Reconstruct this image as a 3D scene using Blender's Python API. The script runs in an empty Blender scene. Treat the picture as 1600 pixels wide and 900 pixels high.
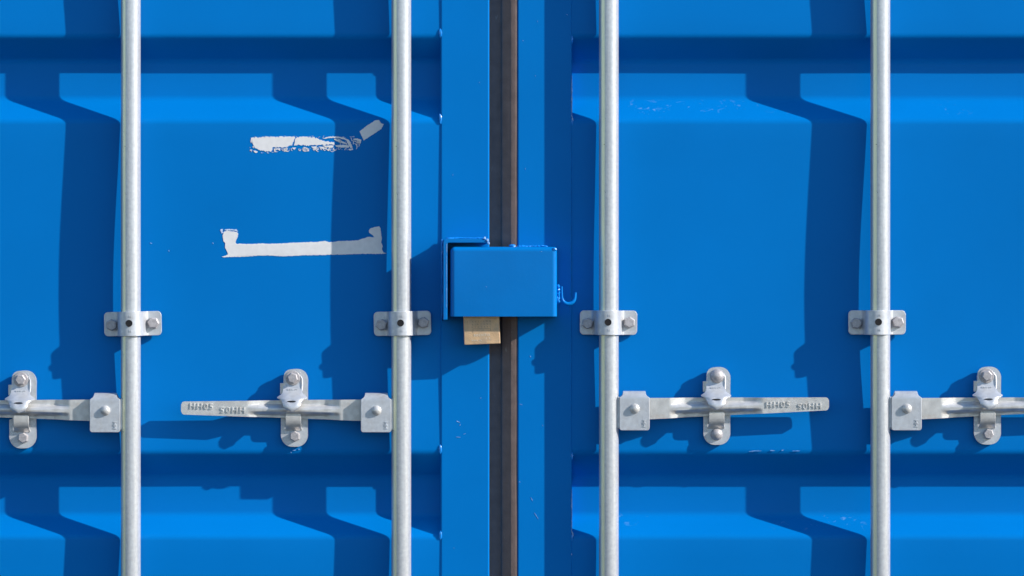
import bpy, bmesh, math, random
from mathutils import Vector, Matrix, noise
from mathutils.geometry import tessellate_polygon
random.seed(7)
S = bpy.context.scene
COL = S.collection
PI = math.pi

# ---------------------------------------------------------------- camera, sky, sun, exposure
DIST = 5500.0                                   # camera distance from the door face, mm
EYE = 1.35                                      # camera height, m
cd = bpy.data.cameras.new('camera'); cam = bpy.data.objects.new('camera', cd); COL.objects.link(cam)
cam.location = (0, -DIST/1000, EYE); cam.rotation_euler = (PI/2, 0, 0)
cd.sensor_width = 36; cd.lens = 36*5.5/1.6; cd.clip_start = .1; cd.clip_end = 500
S.camera = cam

SUN = Vector((2.62, -1.0, 1.47)).normalized()   # direction towards the sun
wd = bpy.data.worlds.new('World'); S.world = wd; wd.use_nodes = True
nt = wd.node_tree; bg = nt.nodes['Background']
sky = nt.nodes.new('ShaderNodeTexSky'); sky.sky_type = 'NISHITA'; sky.sun_disc = False
sky.sun_elevation = math.asin(SUN.z); sky.sun_rotation = math.atan2(SUN.x, SUN.y)
sky.air_density = 1.0; sky.dust_density = 0.2; sky.ozone_density = 3.0
nt.links.new(sky.outputs[0], bg.inputs[0]); bg.inputs[1].default_value = .15
sl = bpy.data.lights.new('sun', 'SUN'); sl.energy = 5.0; sl.angle = math.radians(.5); sl.color = (1, .955, .89)
so = bpy.data.objects.new('sun', sl); COL.objects.link(so)
so.rotation_euler = SUN.to_track_quat('Z', 'Y').to_euler(); so.location = SUN*8
S.view_settings.view_transform = 'Standard'; S.view_settings.look = 'None'
S.view_settings.gamma = 1; S.view_settings.use_curve_mapping = False
S.view_settings.exposure = .33

# ---------------------------------------------------------------- materials
def mat(name, base, rough=.5, metal=0, spec=.5, noise_amt=0, noise_scale=40, bump=0, bump_scale=400, coat=0):
    m = bpy.data.materials.new(name); m.use_nodes = True
    t = m.node_tree; p = t.nodes['Principled BSDF']
    p.inputs['Base Color'].default_value = (*base, 1); p.inputs['Roughness'].default_value = rough
    p.inputs['Metallic'].default_value = metal; p.inputs['Specular IOR Level'].default_value = spec
    p.inputs['Coat Weight'].default_value = coat
    tc = t.nodes.new('ShaderNodeTexCoord')
    if noise_amt:
        n = t.nodes.new('ShaderNodeTexNoise'); n.inputs['Scale'].default_value = noise_scale; n.inputs['Detail'].default_value = 6
        t.links.new(tc.outputs['Object'], n.inputs['Vector'])
        mr = t.nodes.new('ShaderNodeMapRange'); mr.inputs[1].default_value = .3; mr.inputs[2].default_value = .7
        mr.inputs[3].default_value = 1-noise_amt; mr.inputs[4].default_value = 1+noise_amt
        t.links.new(n.outputs['Fac'], mr.inputs[0])
        mx = t.nodes.new('ShaderNodeMix'); mx.data_type = 'RGBA'; mx.blend_type = 'MULTIPLY'; mx.inputs[0].default_value = 1
        mx.inputs[6].default_value = (*base, 1)
        t.links.new(mr.outputs[0], mx.inputs[7]); t.links.new(mx.outputs[2], p.inputs['Base Color'])
        m['mix'] = mx.name
    if bump:
        n2 = t.nodes.new('ShaderNodeTexNoise'); n2.inputs['Scale'].default_value = bump_scale; n2.inputs['Detail'].default_value = 3
        t.links.new(tc.outputs['Object'], n2.inputs['Vector'])
        b = t.nodes.new('ShaderNodeBump'); b.inputs['Strength'].default_value = bump; b.inputs['Distance'].default_value = .001
        t.links.new(n2.outputs['Fac'], b.inputs['Height']); t.links.new(b.outputs[0], p.inputs['Normal'])
    return m

def over(m, color, fac_builder, rough=None):
    """lay a second colour over the base colour where fac_builder(tree, texcoord) is 1"""
    t = m.node_tree; p = t.nodes['Principled BSDF']
    tc = [n for n in t.nodes if n.type == 'TEX_COORD'][0]
    fac = fac_builder(t, tc)
    mx = t.nodes.new('ShaderNodeMix'); mx.data_type = 'RGBA'
    src = p.inputs['Base Color'].links
    if src: t.links.new(src[0].from_socket, mx.inputs[6])
    else: mx.inputs[6].default_value = p.inputs['Base Color'].default_value
    mx.inputs[7].default_value = (*color, 1)
    t.links.new(fac, mx.inputs[0]); t.links.new(mx.outputs[2], p.inputs['Base Color'])

def nmath(t, op, a, b=None, c=None):
    n = t.nodes.new('ShaderNodeMath'); n.operation = op
    for i, v in enumerate((a, b, c)):
        if v is None: continue
        if isinstance(v, (int, float)): n.inputs[i].default_value = v
        else: t.links.new(v, n.inputs[i])
    return n.outputs[0]

def nrange(t, v, a, b, c=0, d=1):
    n = t.nodes.new('ShaderNodeMapRange'); t.links.new(v, n.inputs[0])
    for i, q in enumerate((a, b, c, d)): n.inputs[i+1].default_value = q
    return n.outputs[0]

def nnoise(t, tc, scale, detail=3, stretch=None, distort=0):
    n = t.nodes.new('ShaderNodeTexNoise'); n.inputs['Scale'].default_value = scale
    n.inputs['Detail'].default_value = detail; n.inputs['Distortion'].default_value = distort
    v = tc.outputs['Object']
    if stretch:
        mp = t.nodes.new('ShaderNodeMapping'); mp.inputs['Scale'].default_value = stretch
        t.links.new(v, mp.inputs[0]); v = mp.outputs[0]
    t.links.new(v, n.inputs['Vector']); return n.outputs['Fac']

def axis(t, tc, k):
    s = t.nodes.new('ShaderNodeSeparateXYZ'); t.links.new(tc.outputs['Object'], s.inputs[0]); return s.outputs[k]

BLUE = (0, .166, .51)
def speck(scale, lo, hi, mask=None):
    def f(t, tc):
        v = nrange(t, nnoise(t, tc, scale, 4, distort=.6), lo, hi)
        w = nrange(t, nnoise(t, tc, 9, 2), .52, .62)
        return nmath(t, 'MULTIPLY', v, w)
    return f
blue = mat('blue_paint', BLUE, .34, 0, .06, .045, 5, .05, 260)
over(blue, (.15, .33, .66), speck(230, .77, .80))
lock_blue = mat('glossy_blue_paint', BLUE, .3, 0, .16, .05, 14, .12, 200)
blue_door = mat('blue_door_paint', BLUE, .34, 0, .06, .045, 4, .045, 260)
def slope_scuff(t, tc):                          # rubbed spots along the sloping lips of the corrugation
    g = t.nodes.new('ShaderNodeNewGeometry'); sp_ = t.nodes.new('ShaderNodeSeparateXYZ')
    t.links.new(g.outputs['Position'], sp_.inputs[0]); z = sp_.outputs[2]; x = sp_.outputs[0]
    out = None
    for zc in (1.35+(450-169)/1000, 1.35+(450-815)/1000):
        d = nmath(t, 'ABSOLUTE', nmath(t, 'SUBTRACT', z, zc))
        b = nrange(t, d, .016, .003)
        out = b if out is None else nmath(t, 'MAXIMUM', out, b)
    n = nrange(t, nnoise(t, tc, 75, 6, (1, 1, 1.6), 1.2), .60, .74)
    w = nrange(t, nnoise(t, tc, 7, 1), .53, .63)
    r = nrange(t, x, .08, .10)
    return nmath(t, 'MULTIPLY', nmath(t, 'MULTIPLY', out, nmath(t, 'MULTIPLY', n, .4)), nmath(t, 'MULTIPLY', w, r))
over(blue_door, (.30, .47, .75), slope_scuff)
chip_and_sunlit = mat('chipped_paint_and_sunlit_line', (.20, .37, .66), .55, noise_amt=.3, noise_scale=300, bump=.5, bump_scale=600)
weldm = mat('painted_weld', (.006, .22, .66), .25, 0, .5, .1, 90, .3, 350)

def galv(name, base, rough, metal, na, sc=120, bump=.25, streak=None, bs=700):
    m = mat(name, base, rough, metal, .5, na, sc, bump, bs)
    return m
zinc = galv('galvanised_steel', (.56, .575, .60), .36, .35, .10, 160, .2, bs=1300)
def cloudy(t, tc): return nmath(t, 'MULTIPLY', nrange(t, nnoise(t, tc, 38, 3), .45, .65), .55)
over(zinc, (.46, .47, .49), cloudy)
def rusty(t, tc): return nmath(t, 'MULTIPLY', nrange(t, nnoise(t, tc, 55, 5), .58, .72), .30)
over(zinc, (.38, .31, .24), rusty)
zinc_tube = galv('galvanised_tube', (.57, .58, .60), .27, .42, .10, 200, .18, bs=900)
def streaks(t, tc): return nmath(t, 'MULTIPLY', nrange(t, nnoise(t, tc, 300, 3, (1, 1, .03)), .45, .7), .45)
over(zinc_tube, (.40, .42, .46), streaks)
def painted_reflection(t, tc):                                 # reflection painted as a pale strip down the tube, left of its crown
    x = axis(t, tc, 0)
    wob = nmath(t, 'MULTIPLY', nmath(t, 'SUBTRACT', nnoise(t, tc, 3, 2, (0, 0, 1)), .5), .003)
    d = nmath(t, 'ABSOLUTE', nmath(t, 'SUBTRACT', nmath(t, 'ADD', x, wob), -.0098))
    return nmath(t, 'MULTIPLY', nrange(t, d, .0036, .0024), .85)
over(zinc_tube, (.80, .80, .55), painted_reflection)
def pits(t, tc): return nmath(t, 'MULTIPLY', nrange(t, nnoise(t, tc, 260, 2), .745, .78), .8)
over(zinc_tube, (.10, .10, .09), pits)
zinc_warm = galv('weathered_zinc', (.62, .605, .58), .34, .35, .14, 90, .2, bs=1100)
over(zinc_warm, (.48, .38, .29), rusty)
zinc_bolt = galv('zinc_bolt', (.44, .41, .41), .45, .25, .2, 260, .2, bs=1300)
darkhole = mat('dark_plug', (.02, .019, .02), .7, 0, .2)
rubber = mat('aged_rubber', (.155, .112, .100), .55, 0, .3, .15, 60, .4, 300)
def rubber_marks(t, tc): return nmath(t, 'MULTIPLY', nrange(t, nnoise(t, tc, 130, 4, (1, 1, .35)), .68, .76), .5)
over(rubber, (.32, .29, .27), rubber_marks)
brass = mat('dull_brass', (.64, .42, .235), .42, .22, .5, .16, 70, .35, 500)
over(brass, (.47, .34, .23), lambda t, tc: nmath(t, 'MULTIPLY', nrange(t, nnoise(t, tc, 90, 4), .45, .65), .7))
brass_dark = mat('tarnished_engraving', (.26, .19, .13), .6, .2)
brass_light = mat('bright_engraving', (.80, .72, .58), .4, .2)
white = mat('white_film', (.80, .775, .755), .6, 0, .3, .05, 120)
def ribs(t, tc):
    w = t.nodes.new('ShaderNodeTexWave'); w.inputs['Scale'].default_value = 160; w.inputs['Distortion'].default_value = .3
    t.links.new(tc.outputs['Object'], w.inputs[0]); return nmath(t, 'MULTIPLY', w.outputs['Fac'], .35)
over(white, (.60, .61, .62), ribs)
whitethin = mat('thin_glue_residue', (.50, .60, .78), .6, 0, .3, .3, 400)
ground_m = mat('asphalt', (.05, .05, .05), .9, 0, .2, .25, 3, .3, 30)

# ---------------------------------------------------------------- helpers
def W(px, py, z=0):
    """point of the door face px,py mm from the left/top of the view, z mm proud of the outer panel face"""
    s = (DIST - z)/DIST/1000
    return Vector(((px-800)*s, -z/1000, EYE + (450-py)*s))
def L(u, v, z): return Vector((u, -z, -v))/1000

def tag(o, label=None, cat=None, group=None, kind=None):
    if label: o['label'] = label
    if cat: o['category'] = cat
    if group: o['group'] = group
    if kind: o['kind'] = kind
    return o

def empty(name, loc, label, cat, group=None):
    o = bpy.data.objects.new(name, None); o.empty_display_size = .02; COL.objects.link(o); o.location = loc
    return tag(o, label, cat, group)

def finish(bm, name, m, parent=None, loc=None, bevel=0, segs=2, angle=35, world=True, smooth=True):
    """bm in world coordinates when world, else in the parent's; the mesh is stored relative to loc/parent"""
    bmesh.ops.remove_doubles(bm, verts=bm.verts, dist=1e-6)
    bmesh.ops.recalc_face_normals(bm, faces=bm.faces)
    me = bpy.data.meshes.new(name)
    if world and (parent or loc):
        base = Vector(parent.location) if parent else Vector(loc)
        bmesh.ops.translate(bm, verts=bm.verts, vec=-base)
    bm.to_mesh(me); bm.free()
    me.materials.append(m)
    if smooth:
        me.shade_smooth(); me.set_sharp_from_angle(angle=math.radians(angle))
    o = bpy.data.objects.new(name, me); COL.objects.link(o)
    if parent: o.parent = parent
    elif loc is not None: o.location = loc
    if bevel:
        b = o.modifiers.new('bevel', 'BEVEL'); b.width = bevel/1000; b.segments = segs; b.limit_method = 'ANGLE'
        b.angle_limit = math.radians(40); b.harden_normals = True
    return o

def sheet(bm, rows, t):
    """solid sheet: rows of 3D points are its front face, t mm thick (towards the back)"""
    R, C = len(rows), len(rows[0])
    def nrm(i, j):
        a = rows[min(i+1, R-1)][j]-rows[max(i-1, 0)][j]; b = rows[i][min(j+1, C-1)]-rows[i][max(j-1, 0)]
        n = a.cross(b)
        if n.length < 1e-12: return None
        n.normalize(); return n
    N = [[nrm(i, j) for j in range(C)] for i in range(R)]
    sgn = None
    for i in range(R):
        for j in range(C):
            if N[i][j] is None: N[i][j] = N[i-1 if i else 1][j] or Vector((0, -1, 0))
    mid = N[R//2][C//2]
    f = [[bm.verts.new(p) for p in r] for r in rows]
    # orientation: first row normal decides a consistent side; the caller passes t negative to flip
    b = [[bm.verts.new(rows[i][j]-N[i][j]*t/1000) for j in range(C)] for i in range(R)]
    for i in range(R-1):
        for j in range(C-1):
            bm.faces.new((f[i][j], f[i][j+1], f[i+1][j+1], f[i+1][j]))
            bm.faces.new((b[i][j], b[i+1][j], b[i+1][j+1], b[i][j+1]))
    for i in range(R-1):
        bm.faces.new((f[i][0], f[i+1][0], b[i+1][0], b[i][0]))
        bm.faces.new((f[i][-1], b[i][-1], b[i+1][-1], f[i+1][-1]))
    for j in range(C-1):
        bm.faces.new((f[0][j], b[0][j], b[0][j+1], f[0][j+1]))
        bm.faces.new((f[-1][j], f[-1][j+1], b[-1][j+1], b[-1][j]))

def front_t(rows, t):
    """sign of t so that the back of the sheet lies away from the viewer (+Y) at its middle row"""
    R, C = len(rows), len(rows[0]); i, j = R//2, C//2
    n = (rows[min(i+1, R-1)][j]-rows[max(i-1, 0)][j]).cross(rows[i][min(j+1, C-1)]-rows[i][max(j-1, 0)])
    return t if n.y < 0 else -t

def boxbm(bm, a, b):
    r = bmesh.ops.create_cube(bm, size=1)
    for v in r['verts']:
        v.co = Vector([(a[k]+b[k])/2 + v.co[k]*abs(b[k]-a[k]) for k in range(3)])
    return r['verts']

def wbox(bm, x0, x1, y0, y1, z0, z1):
    """box given by its front face in view mm"""
    a = W(x0, y0, z1); b = W(x1, y1, z1)
    return boxbm(bm, (a.x, -z1/1000, b.z), (b.x, -z0/1000, a.z))

def fillet(pts, r, n=5):
    out = [pts[0]]
    for i in range(1, len(pts)-1):
        p = Vector(pts[i]); a = Vector(pts[i-1]); b = Vector(pts[i+1])
        rr = r[i] if isinstance(r, (list, tuple)) else r
        da = min(rr, (a-p).length*.48); db = min(rr, (b-p).length*.48)
        s = p+(a-p).normalized()*da; e = p+(b-p).normalized()*db
        for k in range(n+1):
            q = k/n; out.append(tuple(s*(1-q)**2+p*2*q*(1-q)+e*q*q))
    out.append(pts[-1]); return out

def tube(bm, pts, rad, n=12, caps=True):
    rings = []
    for i, p in enumerate(pts):
        d = (pts[min(i+1, len(pts)-1)]-pts[max(i-1, 0)]).normalized()
        up = Vector((0, 1, 0)) if abs(d.y) < .9 else Vector((1, 0, 0))
        a = d.cross(up).normalized(); b = d.cross(a)
        r = (rad[i] if isinstance(rad, list) else rad)/1000
        rings.append([bm.verts.new(p+a*r*math.cos(2*PI*k/n)+b*r*math.sin(2*PI*k/n)) for k in range(n)])
    for i in range(len(rings)-1):
        for k in range(n): bm.faces.new((rings[i][k], rings[i][(k+1) % n], rings[i+1][(k+1) % n], rings[i+1][k]))
    if caps: bm.faces.new(rings[0]); bm.faces.new(rings[-1][::-1])

def lathe_out(bm, c, prof, n=24, phase=0, hexa=False):
    """turned body on an axis pointing out of the door; prof = (radius, height) mm from base to top; c = (u, v, z)"""
    rings = []
    for r, h in prof:
        rings.append([bm.verts.new(L(c[0]+r*math.cos(2*PI*k/n+phase), c[1]+r*math.sin(2*PI*k/n+phase), c[2]+h)) for k in range(n)])
    for i in range(len(rings)-1):
        for k in range(n): bm.faces.new((rings[i][k], rings[i][(k+1) % n], rings[i+1][(k+1) % n], rings[i+1][k]))
    bm.faces.new(rings[0]); bm.faces.new(rings[-1])

def text_mesh(body, size, extrude, space=1.1, bev=0):
    c = bpy.data.curves.new('text', 'FONT'); c.body = body; c.size = size/1000; c.extrude = extrude/1000
    c.bevel_depth = bev/1000; c.space_character = space; c.align_x = 'CENTER'; c.align_y = 'CENTER'; c.resolution_u = 3
    o = bpy.data.objects.new('text', c); COL.objects.link(o)
    bpy.context.view_layer.update()
    me = bpy.data.meshes.new_from_object(o.evaluated_get(bpy.context.evaluated_depsgraph_get()))
    bpy.data.objects.remove(o); return me

def text_part(body, size, u, v, z, parent, m, ang=0, extrude=.9, space=1.3, name='stamped_lettering', width=None, bev=.25, slope=0):
    me = text_mesh(body, size, extrude, space, bev)
    if width:
        xs = [q.co.x for q in me.vertices]; k = width/1000/(max(xs)-min(xs))
        for q in me.vertices: q.co.x *= k
    M = Matrix.Translation(L(u, v, z)) @ Matrix.Rotation(PI/2, 4, 'X') @ Matrix.Rotation(ang, 4, 'Z')
    me.transform(M); me.materials.clear(); me.materials.append(m)
    o = bpy.data.objects.new(name, me); COL.objects.link(o); o.parent = parent
    return o

def copy_thing(root, loc, label):
    c = root.copy(); COL.objects.link(c); c.location = loc; c['label'] = label
    for ch in list(root.children):
        d = ch.copy(); COL.objects.link(d); d.parent = c
        if ch.name.startswith('bolt'):           # every bolt stopped at its own angle
            q = sum((Vector(b) for b in ch.bound_box), Vector())/8
            d.matrix_basis = Matrix.Translation(q) @ Matrix.Rotation(random.uniform(0, 1.04), 4, 'Y') @ Matrix.Translation(-q)
        for g in list(ch.children):
            e = g.copy(); COL.objects.link(e); e.parent = d
    return c

# ---------------------------------------------------------------- ground (in front of the container, below the view)
bm = bmesh.new(); bmesh.ops.create_grid(bm, x_segments=2, y_segments=2, size=60)
tag(finish(bm, 'ground', ground_m, smooth=False), kind='structure')

# ---------------------------------------------------------------- the two door leaves
TOPY, BOTY = -745, 1490
RZ = -38.5                                       # bottom of the corrugation
def panel_profile():
    P = [(TOPY+20, 0)]
    for a, b, c, d in ((-592, -555, -495, -462), (58, 94.5, 155, 188), (708, 744, 805, 838), (1358, 1393, 1455, 1475)):
        P += [(a, 0), (b, RZ), (c, RZ), (d, 0)]
    P.append((BOTY-8, 0)); return P
CREST = [(-462, 58), (188, 708), (838, 1358)]
def bow(px, py, x0, x1):
    """pressed sheet: the flats sag slightly between the corrugations"""
    for a, b in CREST:
        if a < py < b:
            t = (py-a)/(b-a)
            e = min(1, .25+min(px-x0, x1-px)/420)
            return -4.6*math.sin(PI*t**1.12)**1.1*e
    return 0
def ripple(px, py): return .55*noise.noise(Vector((px*.0042, py*.0035, 3.1))) + .04*noise.noise(Vector((px*.02, py*.016, 9)))
def panel_z(px, py, x0, x1, z): return z + (bow(px, py, x0, x1) if z > -2 else 0) + ripple(px, py)

def door(x0, x1, stile, far_stile, label):
    root = empty('container_door', W((x0+x1)/2, BOTY, 0), label, 'door', 'pair of container doors')
    prof = fillet(panel_profile(), 7, 5)
    dense = [prof[0]]
    for a, b in zip(prof, prof[1:]):
        n = max(1, int(abs(b[0]-a[0])/26))
        for k in range(1, n+1): dense.append((a[0]+(b[0]-a[0])*k/n, a[1]+(b[1]-a[1])*k/n))
    nx = 50
    rows = [[W(x0+(x1-x0)*j/nx, y, panel_z(x0+(x1-x0)*j/nx, y, x0, x1, z)) for j in range(nx+1)] for y, z in dense]
    bm = bmesh.new(); sheet(bm, rows, front_t(rows, 2.0))
    finish(bm, 'door_panel', blue_door, root, angle=60)
    for (a, b) in (stile, far_stile):
        bm = bmesh.new(); wbox(bm, a, b, TOPY, BOTY, -50, 1.6)
        finish(bm, 'door_stile', blue, root, bevel=2.6, segs=4, smooth=True)
    for (a, b) in ((TOPY, TOPY+60), (BOTY-60, BOTY)):
        bm = bmesh.new(); wbox(bm, x0+1, x1-1, a, b, -49, 3)
        finish(bm, 'door_rail', blue, root, bevel=2.6, segs=3)
    return root

LX0, LX1 = -380, 689
RX0, RX1 = 892.5, 1960
left = door(LX0, LX1, (688.5, 764.5), (-460, -379), 'blue corrugated steel door carrying the two white film remnants')
right = door(RX0, RX1, (808.5, 893.5), (1959, 2040), 'blue corrugated steel door with scuffed lips and no white film, gasket on its edge')

# rubber gasket on the meeting edge of the right-hand door
bm = bmesh.new()
gp = fillet([(761, -12), (766, -17), (783, -15), (784.5, -5.5), (797, -1.2), (798, -.2), (806.5, .6), (809.5, -1.5)], 1.2, 3)
ys = [TOPY+(BOTY-TOPY)*k/60 for k in range(61)]
rows = [[W(x+.35*noise.noise(Vector((x*.1, y*.006, 0))), y, z+.5*noise.noise(Vector((x*.1, y*.01, 5)))) for x, z in gp] for y in ys]
sheet(bm, rows, front_t(rows, 5))
finish(bm, 'rubber_gasket', rubber, right, angle=25)

def blob(bm, p, r, jit=.25, sub=2):
    g = bmesh.ops.create_icosphere(bm, subdivisions=sub, radius=1)
    for v in g['verts']:
        k = 1+jit*noise.noise(v.co*1.7+p*90)
        v.co = Vector((v.co.x*r[0]*k/1000, v.co.y*r[2]*k/1000, v.co.z*r[1]*k/1000))+p
# weld beads where the corrugation meets the stiles
def bead(p, r, parent, m=None):
    bm = bmesh.new(); blob(bm, p, r, .35)
    return finish(bm, 'weld_bead', m or weldm, parent)
for y in (52, 186, 702, 836):
    bead(W(688.3, y, .6), (2.6, 7.5, 2.0), left)
for y in (62, 190, 713, 840):
    bead(W(893.6, y, -.6), (2.0, 6.5, 1.8), right)

def slivers(name, spots, parent, m, thick=.35):
    """irregular chips of lighter paint; spots = (x, y, length, width, angle, z)"""
    bm = bmesh.new()
    for x, y, ln, w, ang, z in spots:
        n = max(5, int(ln/2.5)); top, bot = [], []
        for k in range(n+1):
            t = k/n-.5; hw = w*.5*(1-abs(2*t)**3)*(.45+random.random()*.9)+.08
            off = random.uniform(-.15, .15)*w
            ca, sa = math.cos(ang), math.sin(ang)
            for lst, s in ((top, -1), (bot, 1)):
                dx, dy = t*ln, off+s*hw
                lst.append((x+dx*ca-dy*sa, y+dx*sa+dy*ca))
        rows = [[W(px, py, z) for px, py in r] for r in (top, bot)]
        sheet(bm, rows, front_t(rows, thick))
    o = finish(bm, name, m, parent, smooth=False); tag(o, kind='stuff'); return o
sp = [(893.6, 150, 66, 1.5, PI/2, 1.8), (894.4, 184, 10, 2.2, 1.3, 1.9), (893.5, 797, 66, 1.3, PI/2, 1.8), (894.3, 833, 12, 2.2, 1.3, 1.9),
      (893.2, 866, 3, 1.5, 1.5, 1.9), (814, 632, 5, .7, .2, 2), (848, 665, 2, .6, 1.5, 2), (831, 780, 7, .5, 1.1, 2), (838, 806, 12, .5, 1.0, 2), (812, 753, 2, 1, 0, 2)]
for k in range(6):
    sp.append((random.uniform(812, 888), random.uniform(-20, 900), random.uniform(1, 3), random.uniform(.3, .8), random.uniform(0, PI), 2.0))
slivers('paint_chips_or_sunlit_line', sp, right, chip_and_sunlit)
sp = [(716, 659, 6, 1.4, .5, 2), (719, 664, 3, .9, 2.2, 2), (716, 683, 7, .8, .1, 2), (726, 678, 4, .5, -.3, 2), (751, 622, 2, .8, 0, 2)]
for k in range(4):
    sp.append((random.uniform(695, 760), random.uniform(-20, 900), random.uniform(1, 3), random.uniform(.3, .7), random.uniform(0, PI), 2.0))
slivers('paint_chips_or_sunlit_line', sp, left, chip_and_sunlit)
sp = [(236, 380, 4, .8, .3, panel_z(236, 380, LX0, LX1, 0)+.5), (264, 392, 2.6, 1, 1, panel_z(264, 392, LX0, LX1, 0)+.5),
      (333, 380, 2.4, 1.6, 1, panel_z(333, 380, LX0, LX1, 0)+.5), (460, 703.5, 6, .7, -.1, .8), (467, 702, 3, .9, .3, .8), (455, 707, 2.2, .8, .9, .8)]
slivers('paint_chips_or_sunlit_line', sp, left, chip_and_sunlit)
sp = [(1182, 704.5, 16, .5, 0, .9), (1207, 704, 8, 1.3, .05, .9), (1223, 703.5, 4, 1.2, -.2, .9), (1244, 704.5, 12, .5, 0, .9), (1174, 705.5, 8, .4, 0, .9)]
slivers('paint_chips_or_sunlit_line', sp, right, chip_and_sunlit)

# ---------------------------------------------------------------- white film remnants stuck on the left door
def ragged(pts, step=2.2, jit=.7):
    out = []
    for i, a in enumerate(pts):
        b = pts[(i+1) % len(pts)]
        n = max(1, int(math.hypot(b[0]-a[0], b[1]-a[1])/step))
        for k in range(n):
            t = k/n; out.append((a[0]+(b[0]-a[0])*t+random.uniform(-jit, jit)*.6, a[1]+(b[1]-a[1])*t+random.uniform(-jit, jit)))
    return out
def film(bm, poly, h=.45, thick=.4, step=1.8, jit=1.0):
    pts = ragged(poly, step, jit)
    f = [bm.verts.new(W(x, y, panel_z(x, y, LX0, LX1, 0)+h)) for x, y in pts]
    b = [bm.verts.new(W(x, y, panel_z(x, y, LX0, LX1, 0)+h-thick)) for x, y in pts]
    n = len(f)
    for tri in tessellate_polygon([[Vector((x, y, 0)) for x, y in pts]]): bm.faces.new([f[q] for q in tri])
    for i in range(n): bm.faces.new((f[i], b[i], b[(i+1) % n], f[(i+1) % n]))
def zp(x, y, ox, oy, s): return (ox+x/s, oy+y/s)

# upper: long torn strip, crumpled end, and a slanted tab
org = W(490, 225, 0)
up = empty('film_remnant', org, 'upper torn strip of white film with crumpled end and slanted grey tab', 'sticker', 'white film remnants on the door')
Z2 = lambda pts: [zp(x, y, 380, 180, 6.957) for x, y in pts]
bm = bmesh.new()
film(bm, Z2([(130, 240), (290, 236), (470, 234), (565, 236), (548, 285), (528, 325), (500, 336), (435, 348), (318, 352), (308, 396), (240, 392), (160, 378), (125, 345), (100, 300), (100, 262)]))
finish(bm, 'torn_strip', white, up, angle=25)
bm = bmesh.new()
film(bm, Z2([(575, 240), (640, 236), (760, 240), (820, 262), (880, 280), (985, 296), (990, 318), (860, 322), (700, 330), (610, 322), (552, 332), (560, 290)]))
finish(bm, 'torn_strip', white, up, angle=25)
bm = bmesh.new()
film(bm, Z2([(1265, 178), (1350, 110), (1440, 52), (1475, 50), (1500, 88), (1530, 96), (1500, 150), (1410, 210), (1310, 275), (1295, 240)]), jit=.35)
finish(bm, 'slanted_tab', white, up, angle=25)
bm = bmesh.new()
for pl in ([(860, 258), (920, 236), (985, 230), (1080, 240), (1140, 262), (1175, 300), (1165, 310), (1120, 272), (1050, 252), (980, 244), (915, 250)],
           [(985, 255), (1060, 270), (1110, 300), (1130, 318), (1060, 300), (1010, 280)],
           [(1000, 325), (1110, 322), (1160, 330), (1150, 352), (1060, 352), (1010, 342)],
           [(1120, 270), (1170, 310), (1190, 350), (1170, 358), (1140, 320)],
           [(860, 330), (985, 328), (975, 352), (945, 352), (935, 388), (915, 385), (935, 350), (890, 345)],
           [(820, 340), (870, 345), (905, 365), (880, 366), (840, 358)],
           [(655, 345), (690, 352), (715, 368), (716, 392), (690, 392), (702, 378), (690, 362), (660, 356)],
           [(740, 340), (800, 338), (790, 375), (765, 385), (772, 360), (745, 350)],
           [(1140, 365), (1195, 360), (1190, 378), (1155, 384)],
           [(1195, 255), (1240, 250), (1285, 270), (1275, 305), (1250, 315), (1262, 282), (1230, 270), (1200, 272)],
           [(330, 362), (405, 360), (400, 385), (372, 372), (345, 380), (362, 402), (340, 402)],
           [(430, 364), (480, 366), (470, 392), (440, 398), (452, 380)],
           [(85, 245), (118, 240), (120, 258), (96, 262), (90, 300), (82, 290)],
           [(112, 382), (160, 392), (152, 408), (128, 410)], [(535, 352), (575, 350), (560, 372), (540, 368)]):
    film(bm, Z2(pl), h=.5, thick=.2, step=1.4, jit=.4)
def curl(x, y, rad, a0, a1, w):
    n = 7; o_, i_ = [], []
    for k in range(n+1):
        a = a0+(a1-a0)*k/n; ww = w*math.sin(PI*(k+.6)/(n+1.2))
        o_.append((x+(rad+ww)*math.cos(a), y+(rad+ww)*math.sin(a))); i_.append((x+(rad-ww)*math.cos(a), y+(rad-ww)*math.sin(a)))
    film(bm, Z2(o_+i_[::-1]), h=.5, thick=.2, step=1.5, jit=.12)
for k in range(26):
    curl(random.uniform(320, 1120), random.uniform(355, 378), random.uniform(8, 24), random.uniform(-1, 3), random.uniform(3.2, 6), random.uniform(2, 4.5))
for k in range(16):
    curl(random.uniform(1000, 1260), random.uniform(262, 345), random.uniform(18, 60), random.uniform(-2, 0), random.uniform(.2, 1.4), random.uniform(2, 5))
for k in range(10):
    curl(random.uniform(75, 125), random.uniform(250, 400), random.uniform(6, 16), random.uniform(1, 3), random.uniform(3.6, 6), random.uniform(2, 4))
o = finish(bm, 'crumpled_scraps', white, up, angle=25); tag(o, kind='stuff')
bm = bmesh.new()
for k in range(110):
    x = random.uniform(85, 1190)
    y = random.choice((232, 395 if x < 320 else 362))+random.uniform(-6, 14)
    film(bm, Z2([(x, y), (x+random.uniform(8, 26), y+random.uniform(-3, 3)), (x+random.uniform(4, 16), y+random.uniform(3, 9))]), h=.4, thick=.15, step=2, jit=.2)
o = finish(bm, 'glue_residue', whitethin, up, angle=25); tag(o, kind='stuff')

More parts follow.
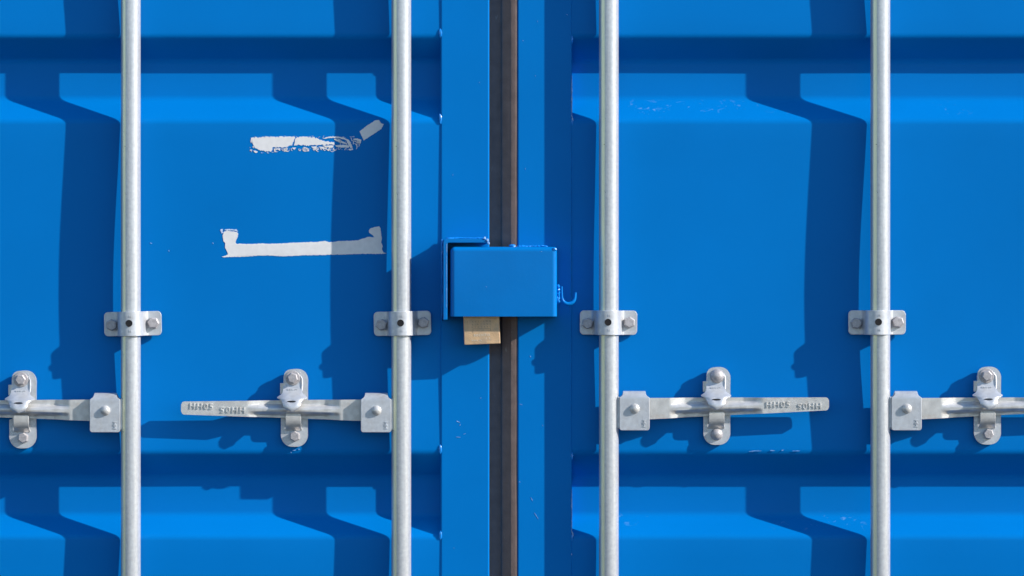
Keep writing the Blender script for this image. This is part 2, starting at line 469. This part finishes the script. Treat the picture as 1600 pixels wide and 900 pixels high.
# lower: one long strip turned up at both ends
lo = empty('film_remnant', W(472, 385, 0), 'lower long strip of white film turned up at both ends', 'sticker', 'white film remnants on the door')
Za = lambda pts: [zp(x, y, 335, 345, 11.43) for x, y in pts]
Zb = lambda pts: [zp(x, y, 470, 345, 11.43) for x, y in pts]
bm = bmesh.new()
film(bm, Za([(175, 190), (240, 178), (340, 188), (400, 200), (425, 232), (420, 280), (390, 340), (380, 385), (400, 412), (500, 410), (640, 418), (820, 405), (1000, 410), (1200, 405), (1350, 392), (1543, 388)])
     + Zb([(60, 385), (200, 378), (330, 372), (440, 360), (500, 378), (570, 380), (680, 362), (860, 356), (1010, 348), (1110, 318), (1200, 286), (1260, 292), (1310, 298), (1290, 262), (1222, 215), (1215, 170), (1245, 135), (1330, 112), (1400, 102), (1425, 140), (1432, 240), (1445, 300), (1436, 400), (1465, 455), (1448, 505), (1480, 565), (1530, 585), (1400, 592), (1100, 590), (800, 600), (550, 605), (300, 612)])
     + Za([(1543, 618), (1350, 632), (1120, 630), (1000, 622), (820, 620), (700, 628), (600, 638), (400, 645), (230, 645), (175, 655), (130, 638), (205, 620), (245, 600), (225, 550), (190, 480), (195, 400), (160, 370), (148, 260)]), jit=.4)
finish(bm, 'long_strip', white, lo, angle=25)
bm = bmesh.new()
for pl in ([(108, 150), (150, 148), (150, 195), (165, 215), (130, 225), (112, 190)], [(160, 160), (300, 148), (400, 152), (425, 195), (405, 190), (300, 168), (180, 172)]):
    film(bm, Za(pl), h=.5, thick=.2, step=1.2, jit=.5)
o = finish(bm, 'glue_residue', whitethin, lo, angle=25); tag(o, kind='stuff')

# ---------------------------------------------------------------- locking bars
ZR = 23.5                                        # axis of the bars above the panel
RAD = 15.3
def sstep(x, a, b):
    t = max(0, min(1, (x-a)/(b-a))); return t*t*(3-2*t)

def lin(x, a, b):
    t = max(0, min(1, (x-a)/(b-a))); return t*.8+.2*t*t*(3-2*t)

def make_bar(d, loc, label):
    """d=+1: handle to the right; local frame u right, v down, z out from the panel"""
    root = empty('locking_bar', loc, label, 'locking bar', 'galvanised locking bars')
    bm = bmesh.new()
    ys = [-1370+2200*k/90 for k in range(91)]
    tube(bm, [L(.35*noise.noise(Vector((0, y*.003, d))), y, ZR) for y in ys], RAD, 40)
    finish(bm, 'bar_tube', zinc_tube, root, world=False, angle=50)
    # hub: clevis folded over the handle root
    a, b = (16.0, 63.0) if d > 0 else (-62.5, -15.0)
    bm = bmesh.new()
    st = [(30.5, 36, 4.0), (29.6, 36, 1.6), (28.2, 36, .5), (26, 36, 0), (0, 36, 0), (-17, 36, 0), (-20.5, 35.9, .2), (-21.8, 35.6, 1.6), (-23.2, 35, 3.6), (-24.6, 34.2, 4.8),
          (-26.5, 32.6, 5.6), (-28.6, 30, 6), (-30, 27, 6), (-30.5, 24, 6), (-30, 20, 6), (-28, 15, 6), (-24, 12.4, 5), (-20, 12, 0), (28, 12, 0), (30.5, 12, 3)]
    rows = [[L(a+i+(b-a-2*i)*k/6, v, z) for k in range(7)] for v, z, i in st]
    sheet(bm, rows, front_t(rows[:8], 4))
    hub = finish(bm, 'hub', zinc, root, world=False, bevel=.8)
    # small flange welded between hub and tube
    bm = bmesh.new()
    fu = (12.5, 16.5) if d > 0 else (-15.5, -11.5)
    boxbm(bm, L(fu[0], -22, 33.5), L(fu[1], 27, 20)); finish(bm, 'hub_flange', zinc, root, world=False, bevel=1.5, segs=3)
    bm = bmesh.new(); ru = 40 if d > 0 else -38
    lathe_out(bm, (ru, -3.5, 35.8), [(7.6, 0), (7.6, 1.2), (7.0, 3.2), (5.4, 5), (3, 6), (.8, 6.3)], 24)
    finish(bm, 'rivet', zinc_warm, hub, world=False)
    text_part('HH', 8, (b-8), 19.5, 36.1, hub, zinc, ang=PI/2, extrude=.6, space=1.0, bev=.15)
    # handle: flat bar with a pressed central rib
    bm = bmesh.new()
    us = [48+(342.5-48)*k/150 for k in range(151)]
    rows = []
    drop = -3.0; tipc = -10.5
    for u in us:
        t = (u-63)/(342-63)
        c = (drop+(tipc-drop)*t) if d > 0 else (-3.5+(-7.0+3.5)*t)
        hw = 16.6+(10.0-16.6)*t
        e = 342.5-u
        if e < 5: hw -= 5-math.sqrt(max(0, 25-(5-e)**2))
        dip = 10.5*lin(u, 95, 119)*(1-lin(u, 210, 239))
        row = []
        for k in range(25):
            q = -1+2*k/24; v = c+hw*q
            rv = abs(v-(c+1.0))
            wob = 1+.25*math.sin((u-94)/146*PI)
            flank = lin(rv, 2.6*wob, 7.4*wob)
            row.append(L(d*u, v, 25-dip*flank+.8*math.exp(-((rv)/3)**2)*sstep(u, 110, 140)*(1-sstep(u, 195, 220))))
        rows.append(row)
    sheet(bm, rows, front_t(rows, 5))
    h = finish(bm, 'handle', zinc_warm, root, world=False, bevel=.9, angle=30)
    sl = math.atan2(3.5 if d < 0 else -7.5, 279)
    if d > 0:
        text_part('HH05', 12.6, 263, -8.9, 25.2, h, zinc_warm, ang=-sl, width=37, extrude=.9, bev=.2)
        text_part('HH05', 12.6, 312, -7.6, 25.2, h, zinc_warm, ang=PI-sl, width=36, extrude=.9, bev=.2)
    else:
        text_part('HH05', 12.6, -311, -9.2, 25.2, h, zinc_warm, ang=-.035, width=36, extrude=.9, bev=.2)
        text_part('HH05', 12.6, -262, -4.4, 25.2, h, zinc_warm, ang=PI-.02, width=38, extrude=.9, bev=.2)
    return root

def at(px, py, z=ZR):
    p = W(px, py, z); p.y = 0; return p
b1 = make_bar(-1, at(204.3, 644.5), 'galvanised vertical bar nearest the left edge, handle running out of the frame')
b2 = copy_thing(b1, at(627, 644.5), 'galvanised vertical bar just left of the lock box, handle stamped HH05 below the white film')
b3 = make_bar(1, at(951.3, 641.5), 'galvanised vertical bar just right of the lock box, stamped handle pointing right')
b4 = copy_thing(b3, at(1375.5, 641.5), 'galvanised vertical bar nearest the right edge, handle cut off by the frame')

# ---------------------------------------------------------------- bar guides (clamps)
def hex_bolt(c, parent, r=9.0, h=7.5, ph=.2, m=None, washer=0, name='bolt'):
    bm = bmesh.new()
    lathe_out(bm, c, [(r, 0), (r, h-1.3), (r-1.5, h), (r-3.6, h+.05)], 6, ph)
    if washer: lathe_out(bm, (c[0], c[1], c[2]-1.9), [(washer, 0), (washer, 1.6), (washer-.6, 2)], 28)
    return finish(bm, name, m or zinc_bolt, parent, world=False, bevel=.5, angle=20)
def dome_bolt(c, parent, r=10.5, h=8):
    bm = bmesh.new()
    prof = [(r*math.cos(a), h*math.sin(a)) for a in [k*PI/2/8 for k in range(8)]]+[(.6, h)]
    lathe_out(bm, c, prof, 28)
    return finish(bm, 'bolt', zinc_bolt, parent, world=False)

def make_guide(loc, label):
    root = empty('bar_guide', loc, label, 'bar guide', 'bolted guides clamping the locking bars')
    R = 20.3
    path = [(-43.5, 6.2, 6), (-42.6, 6.2, 3.2), (-40.6, 6.2, 1), (-38, 6.2, 0), (-27, 6.2, 0), (-25, 6.7, 0), (-22.6, 9, 0), (-21, 13, 0), (-20.5, 18, 0)]
    for k in range(0, 25):
        a = PI-PI*k/24; path.append((R*math.cos(a), ZR+R*math.sin(a), 0))
    path += [(20.5, 18, 0), (21, 13, 0), (22.6, 9, 0), (25, 6.7, 0), (27, 6.2, 0), (40.5, 6.2, 0), (43.2, 6.2, 1), (45, 6.2, 3.2), (46, 6.2, 6)]
    rows = [[L(u, -19+i+(38-2*i)*k/6, z) for k in range(7)] for u, z, i in path]
    bm = bmesh.new(); sheet(bm, rows, front_t(rows, 4.6))
    finish(bm, 'strap', zinc, root, world=False, bevel=.7, angle=40)
    hex_bolt((-31.5, 1.2, 6), root, 9.2, 8, .5); hex_bolt((34, -.5, 6), root, 9.2, 8, .1)
    bm = bmesh.new(); lathe_out(bm, (-.5, -1, 43.4), [(5.4, 0), (5.4, 1.5), (4.9, 1.7), (4.5, 1.3), (.5, 1.25)], 20)
    finish(bm, 'grease_plug', darkhole, root, world=False)
    for v in (-11.5, 11.5):
        text_part('H', 5, 1, v, ZR+R-.1, root, zinc, extrude=.5, bev=.1)
    return root
g = make_guide(at(204.3, 506), 'bolted steel guide on the bar nearest the left edge')
g.rotation_euler.y = math.radians(-1.2)
gb = copy_thing(g, at(627, 505.5), 'bolted steel guide on the bar beside the padlock, both bolts in shadow')
gb2 = copy_thing(g, at(950, 504.3), 'bolted steel guide on the bar right of the J shaped hook'); gb2.rotation_euler.y = math.radians(.3)
gb3 = copy_thing(g, at(1371, 504), 'bolted steel guide on the bar nearest the right edge'); gb3.rotation_euler.y = 0

# ---------------------------------------------------------------- handle catches
def make_catch(loc, label, domes=False):
    """origin: the handle's centre line under the catch"""
    root = empty('handle_catch', loc, label, 'handle catch', 'catch plates holding the handles')
    # back plate with rounded ends
    bm = bmesh.new()
    st = []
    for k in range(13):
        a = PI/2*k/12; st.append((-62+20*(1-math.sin(a)), 20*math.cos(a)))
    st = sorted(st); rows = []
    top = [(-61+18*(1-math.cos(PI/2*k/10)), 18.5*math.sin(PI/2*k/10)**.8+.3) for k in range(11)]
    mid = [(-30, 18.5), (-20, 18.5), (-14, 18.5), (0, 18.5), (14, 18.5)]
    for v, w in top+mid:
        rows.append([L(1.5-w+2*w*k/6, v, 8.5) for k in range(7)])
    for v, wl, wr in [(16, 22, 20), (30, 22, 20), (40, 22, 20)]:
        rows.append([L(-wl+(wl+wr)*k/6, v, 8.5) for k in range(7)])
    for k in range(1, 11):
        a = PI/2*k/10; w = 21*math.cos(a)**.75+.3
        rows.append([L(-1-w+2*w*q/6, 40+20.5*math.sin(a), 8.5) for q in range(7)])
    sheet(bm, rows, front_t(rows, 5)); finish(bm, 'back_plate', zinc, root, world=False, bevel=.7, angle=30)
    # spacer under the plate
    bm = bmesh.new(); boxbm(bm, L(-13, -52, 0), L(15, 52, 5)); finish(bm, 'spacer', zinc, root, world=False, bevel=.5)
    # swinging hook over the handle
    bm = bmesh.new()
    st = [(-60.5, 13.5, 3), (-59.6, 13.5, 7), (-57.5, 13.5, 10.5), (-54, 13.5, 13), (-49, 13.5, 14.2), (-40, 13.5, 14.4), (-33, 14.2, 14.5), (-28, 17, 14.8), (-24, 21.5, 15.6),
          (-21, 26, 17.5), (-18.5, 30, 20.5), (-16.5, 33, 23.2), (-14.6, 35.6, 23.4), (-12.8, 37.6, 20), (-10.5, 39.4, 16.4), (-8, 40.8, 14.8), (-4, 42, 13.6), (-1, 42.4, 12.2), (1.2, 42.2, 11), (2.8, 41.8, 8.8), (4.0, 41.4, 5.8), (4.6, 41.2, 3)]
    rows = []
    for v, z, w in st:
        curl = sstep(v, -28, -14)
        row = []
        for k in range(17):
            q = -1+2*k/16
            row.append(L(-3.2+w*q, v+curl*1.4*(q*q)*(-1), z-curl*(3+6*(1-sstep(v, -13, -6)))*abs(q)**2.6+(1.3*math.exp(-((v+11)/2.2)**2)*math.exp(-(q/.25)**2)*-2.6)))
        rows.append(row)
    sheet(bm, rows, front_t(rows, 3.6)); hk = finish(bm, 'hook', zinc_warm if False else zinc, root, world=False, bevel=.7, angle=40)
    # slot in the hook
    bm = bmesh.new()
    rows = [[L(-3.5+q, -11.4-1.1*math.sqrt(max(0, 1-(q/6.5)**2)), 38.9) for q in (-6.5, -5, -2.5, 0, 2.5, 5, 6.5)],
            [L(-3.5+q, -11.4+1.1*math.sqrt(max(0, 1-(q/6.5)**2)), 39.3) for q in (-6.5, -5, -2.5, 0, 2.5, 5, 6.5)]]
    sheet(bm, rows, front_t(rows, 1)); finish(bm, 'hook_slot', darkhole, hk, world=False, smooth=False)
    # rib down the right side of the hook
    bm = bmesh.new()
    tube(bm, [L(8, -52, 13), L(11.2, -46, 13.6), L(11.4, -34, 14.2), L(11, -26, 17)], [.8, 1.3, 1.5, 1.0], 8); finish(bm, 'hook_rib', zinc, hk, world=False)
    # stop tab showing left of the plate
    bm = bmesh.new(); rows = [[L(u, v, 14 if u > -20 else 12.5) for u in (-23, -21.5, -19, -15)] for v in (-39, -37, -22)]
    sheet(bm, rows, front_t(rows, 5)); finish(bm, 'stop_tab', zinc_warm, root, world=False, bevel=.7)
    # lower tongue curling up in front of the handle
    bm = bmesh.new()
    st = [(35.5, 9.5, 13), (33.5, 11, 13), (32, 13, 12.4), (30, 15.5, 12), (27, 18, 12), (23, 20, 12), (18, 21, 12), (12, 21, 12), (9, 21, 11.4), (8, 21, 10)]
    rows = [[L(-2-w+2*w*k/6, v, z) for k in range(7)] for v, z, w in st]
    sheet(bm, rows, front_t(rows, 2.6)); finish(bm, 'tongue', zinc_warm, root, world=False, bevel=.6, angle=40)
    if domes:
        dome_bolt((-1, -47, 14), root, 11, 9); dome_bolt((-1.5, 44, 8.5), root, 9.6, 8)
    else:
        hex_bolt((-3, -47, 16), root, 8.6, 7, .3, washer=11.5); hex_bolt((0, 44, 8.6), root, 8.6, 8, .55)
    text_part('IHC', 8, -3, -27, 17.6, hk, zinc, extrude=.4, bev=.1)
    return root
c1 = make_catch(at(460, 638), 'catch on the stamped handle below the white film, hexagonal bolts')
c0 = copy_thing(c1, at(34.5, 640.5), 'catch on the handle at the left edge of the frame, hexagonal bolts')
c2 = make_catch(at(1122, 635), 'catch with two smooth domed bolts, on the handle pointing right', True)
c3 = copy_thing(c1, at(1546, 634.5), 'catch on the handle cut off by the right edge of the frame')

# ---------------------------------------------------------------- lock box, keeper, padlock
lb = empty('lock_box', W(786, 494, 20), 'blue welded steel lock box bridging the gasket between both doors', 'lock box')
bm = bmesh.new(); vs = wbox(bm, 703.5, 870.3, 385.5, 494.5, 1.2, 54)
bm.normal_update()
def is_edge(e):
    n = [f.normal for f in e.link_faces]
    keys = set(tuple(round(c) for c in q) for q in n)
    return (0, 0, -1) not in keys and (0, 1, 0) not in keys
bmesh.ops.bevel(bm, geom=[e for e in bm.edges if is_edge(e)], offset=.0075, segments=5, profile=.5, affect='EDGES', clamp_overlap=True)
bm.normal_update()
bmesh.ops.delete(bm, geom=[f for f in bm.faces if f.normal.z < -.99 or f.normal.y > .99], context='FACES')
o = finish(bm, 'box_shell', lock_blue, lb, angle=50)
sm = o.modifiers.new('solid', 'SOLIDIFY'); sm.thickness = .004; sm.offset = -1
wn = o.modifiers.new('normals', 'WEIGHTED_NORMAL'); wn.keep_sharp = True
def wtube(bm, pts, rad, n=12): tube(bm, [W(*p) for p in pts], rad, n)
bm = bmesh.new()
hp = [(877.6, 447.5, 34), (877.7, 456, 34), (878.2, 465, 34)]
for k in range(1, 13):
    a = PI-PI*.97*k/12; hp.append((888.6+10.3*math.cos(a)+.15*k*0, 464.5+10.6*math.sin(a)-(k/12)**3*2, 34-k*.25))
hp.append((899.3, 457, 30.5))
wtube(bm, hp, [1.5, 1.6, 1.8]+[1.8+1.2*math.sin(PI*k/13) for k in range(1, 13)]+[1.7], 12)
finish(bm, 'hook', lock_blue, lb)
bm = bmesh.new()
for y, r in ((448, 3.6), (453, 4.4), (459, 4.8), (465, 4.8), (470, 4.0)):
    blob(bm, W(872.4, y, 35), (2.2 if y < 450 else 2.9, r, 4), .5, 2)
finish(bm, 'weld_bead', weldm, lb)
bead(W(866.5, 389.5, 52.5), (3.4, 3.2, 2.4), lb)
bm = bmesh.new()
for k in range(9): blob(bm, W(812+k*5, 384.8-.4*math.sin(k*2), 22), (4, 1.7, 3), .5, 2)
finish(bm, 'weld_bead', weldm, lb)
bead(W(800.5, 384, 30), (5.5, 2.6, 4), lb)
slivers('paint_chips_or_sunlit_line', [(846, 393, 2, 1, 0, 54.3), (722, 389.5, 3, .6, 0, 52.8), (760, 448, 2, .5, .5, 54.3)], lb, chip_and_sunlit)

kp = empty('lock_keeper', W(695, 500, 2), 'blue angled keeper plate welded above and left of the lock box', 'keeper')
bm = bmesh.new()
# one angle: profile in the view plane (L), extruded outwards
prof_o = fillet([(692.5, 500), (692.5, 373), (762.5, 373)], 6, 5)
prof_i = fillet([(699, 500), (699, 379.6), (762.5, 379.6)], 2.5, 5)
zz = [1.0, 18, 36, 52]
def keeper_pt(p, z): return W(p[0]+.35*noise.noise(Vector((p[0]*.2, p[1]*.1, z*.05))), p[1]+.35*noise.noise(Vector((p[0]*.15, p[1]*.2, 7))), z)
O = [[bm.verts.new(keeper_pt(p, z)) for p in prof_o] for z in zz]
I = [[bm.verts.new(keeper_pt(p, z)) for p in prof_i] for z in zz]
n = len(prof_o)
for a in range(len(zz)-1):
    for k in range(n-1):
        bm.faces.new((O[a][k], O[a][k+1], O[a+1][k+1], O[a+1][k])); bm.faces.new((I[a][k], I[a+1][k], I[a+1][k+1], I[a][k+1]))
    for k in (0, n-1): bm.faces.new((O[a][k], O[a+1][k], I[a+1][k], I[a][k]))
for k in range(n-1):
    bm.faces.new((O[-1][k], O[-1][k+1], I[-1][k+1], I[-1][k])); bm.faces.new((O[0][k], I[0][k], I[0][k+1], O[0][k+1]))
finish(bm, 'keeper_plate', lock_blue, kp, bevel=1.2, segs=3, angle=40)
bm = bmesh.new()
for k in range(10): blob(bm, W(704+k*5.4+random.uniform(-1, 1), 372.2+random.uniform(-.3, .4), 8), (7, 1.5, 3), .4, 2)
finish(bm, 'weld_bead', weldm, kp)
bm = bmesh.new()
for x, y, r in ((757.5, 372.5, 2.2), (761.5, 375.5, 2.6), (763.4, 380, 2.2)): blob(bm, W(x, y, 50.5), (r, r, 3), .6, 2)
finish(bm, 'weld_bead', chip_and_sunlit, kp)
bm = bmesh.new()
for k in range(16): blob(bm, W(691+random.uniform(-.3, .3), 382+k*7.4, 4), (1.6, 8, 3.2), .35, 2)
finish(bm, 'weld_bead', weldm, kp)
# lighter slivers paint the sunlit line on the keeper's worn front edge
slivers('paint_chips_or_sunlit_line', [(698, 388, 16, .9, PI/2, 52.4), (697.8, 420, 44, .5, PI/2, 52.4), (697.8, 462, 40, .5, PI/2, 52.4)], kp, chip_and_sunlit)

# padlock, local frame at its bottom centre, hanging tilted
pl = empty('padlock', at(753.6, 538, 38), 'dull brass padlock with worn engraving hanging from the lock box', 'padlock')
bm = bmesh.new(); boxbm(bm, L(-28, -68, 38), L(28, 0, 16))
lbody = finish(bm, 'lock_body', brass, pl, world=False, bevel=1.2, segs=3)
bm = bmesh.new()
sh = [L(-17, -64, 27), L(-17, -84, 27)]+[L(-17*math.cos(PI*k/12), -84-17*math.sin(PI*k/12)*.9, 27) for k in range(1, 12)]+[L(17, -84, 27), L(17, -64, 27)]
tube(bm, sh, 4.5, 14); finish(bm, 'shackle', zinc_bolt, pl, world=False)
for r, s in ((-35.5, 'AGRSKOQ'), (-31, 'BIKTARU'), (-26.8, 'LSGTAPC')):
    text_part('  '.join(s), 3.6, 0, r, 38.1, lbody, brass_dark, extrude=.15, bev=0, width=29, name='engraving')
text_part('- o -', 3.4, 2, -22, 38.1, lbody, brass_dark, extrude=.15, bev=0, width=20, name='engraving')
bm = bmesh.new()
for (a, b, c, d_) in ((-14, 14, -24.6, -24.2), (-14, -13.5, -24.6, -18), (13.5, 14, -24.6, -20.5)): boxbm(bm, L(a, c, 38.3), L(b, d_, 37.8))
finish(bm, 'engraved_frame', brass_dark, lbody, world=False, smooth=False)
text_part('BOCHITIX', 5.0, 0, -14.2, 38.1, lbody, brass_light, extrude=.2, bev=.05, width=25, name='engraving')
text_part('MADE IN', 3.2, -8.5, -6.2, 38.1, lbody, brass_light, extrude=.15, bev=0, width=15, name='engraving')
text_part('I I', 3.6, 9, -9, 38.1, lbody, brass_light, extrude=.15, bev=0, width=6, name='engraving')
text_part('/', 6, -22, -35, 38.1, lbody, brass_dark, extrude=.15, bev=0, name='engraving')
bm = bmesh.new(); lathe_out(bm, (0, 0, 27), [(4, -.1), (4, .1)], 16); bm.free()
pl.rotation_euler.y = math.radians(-2.2)
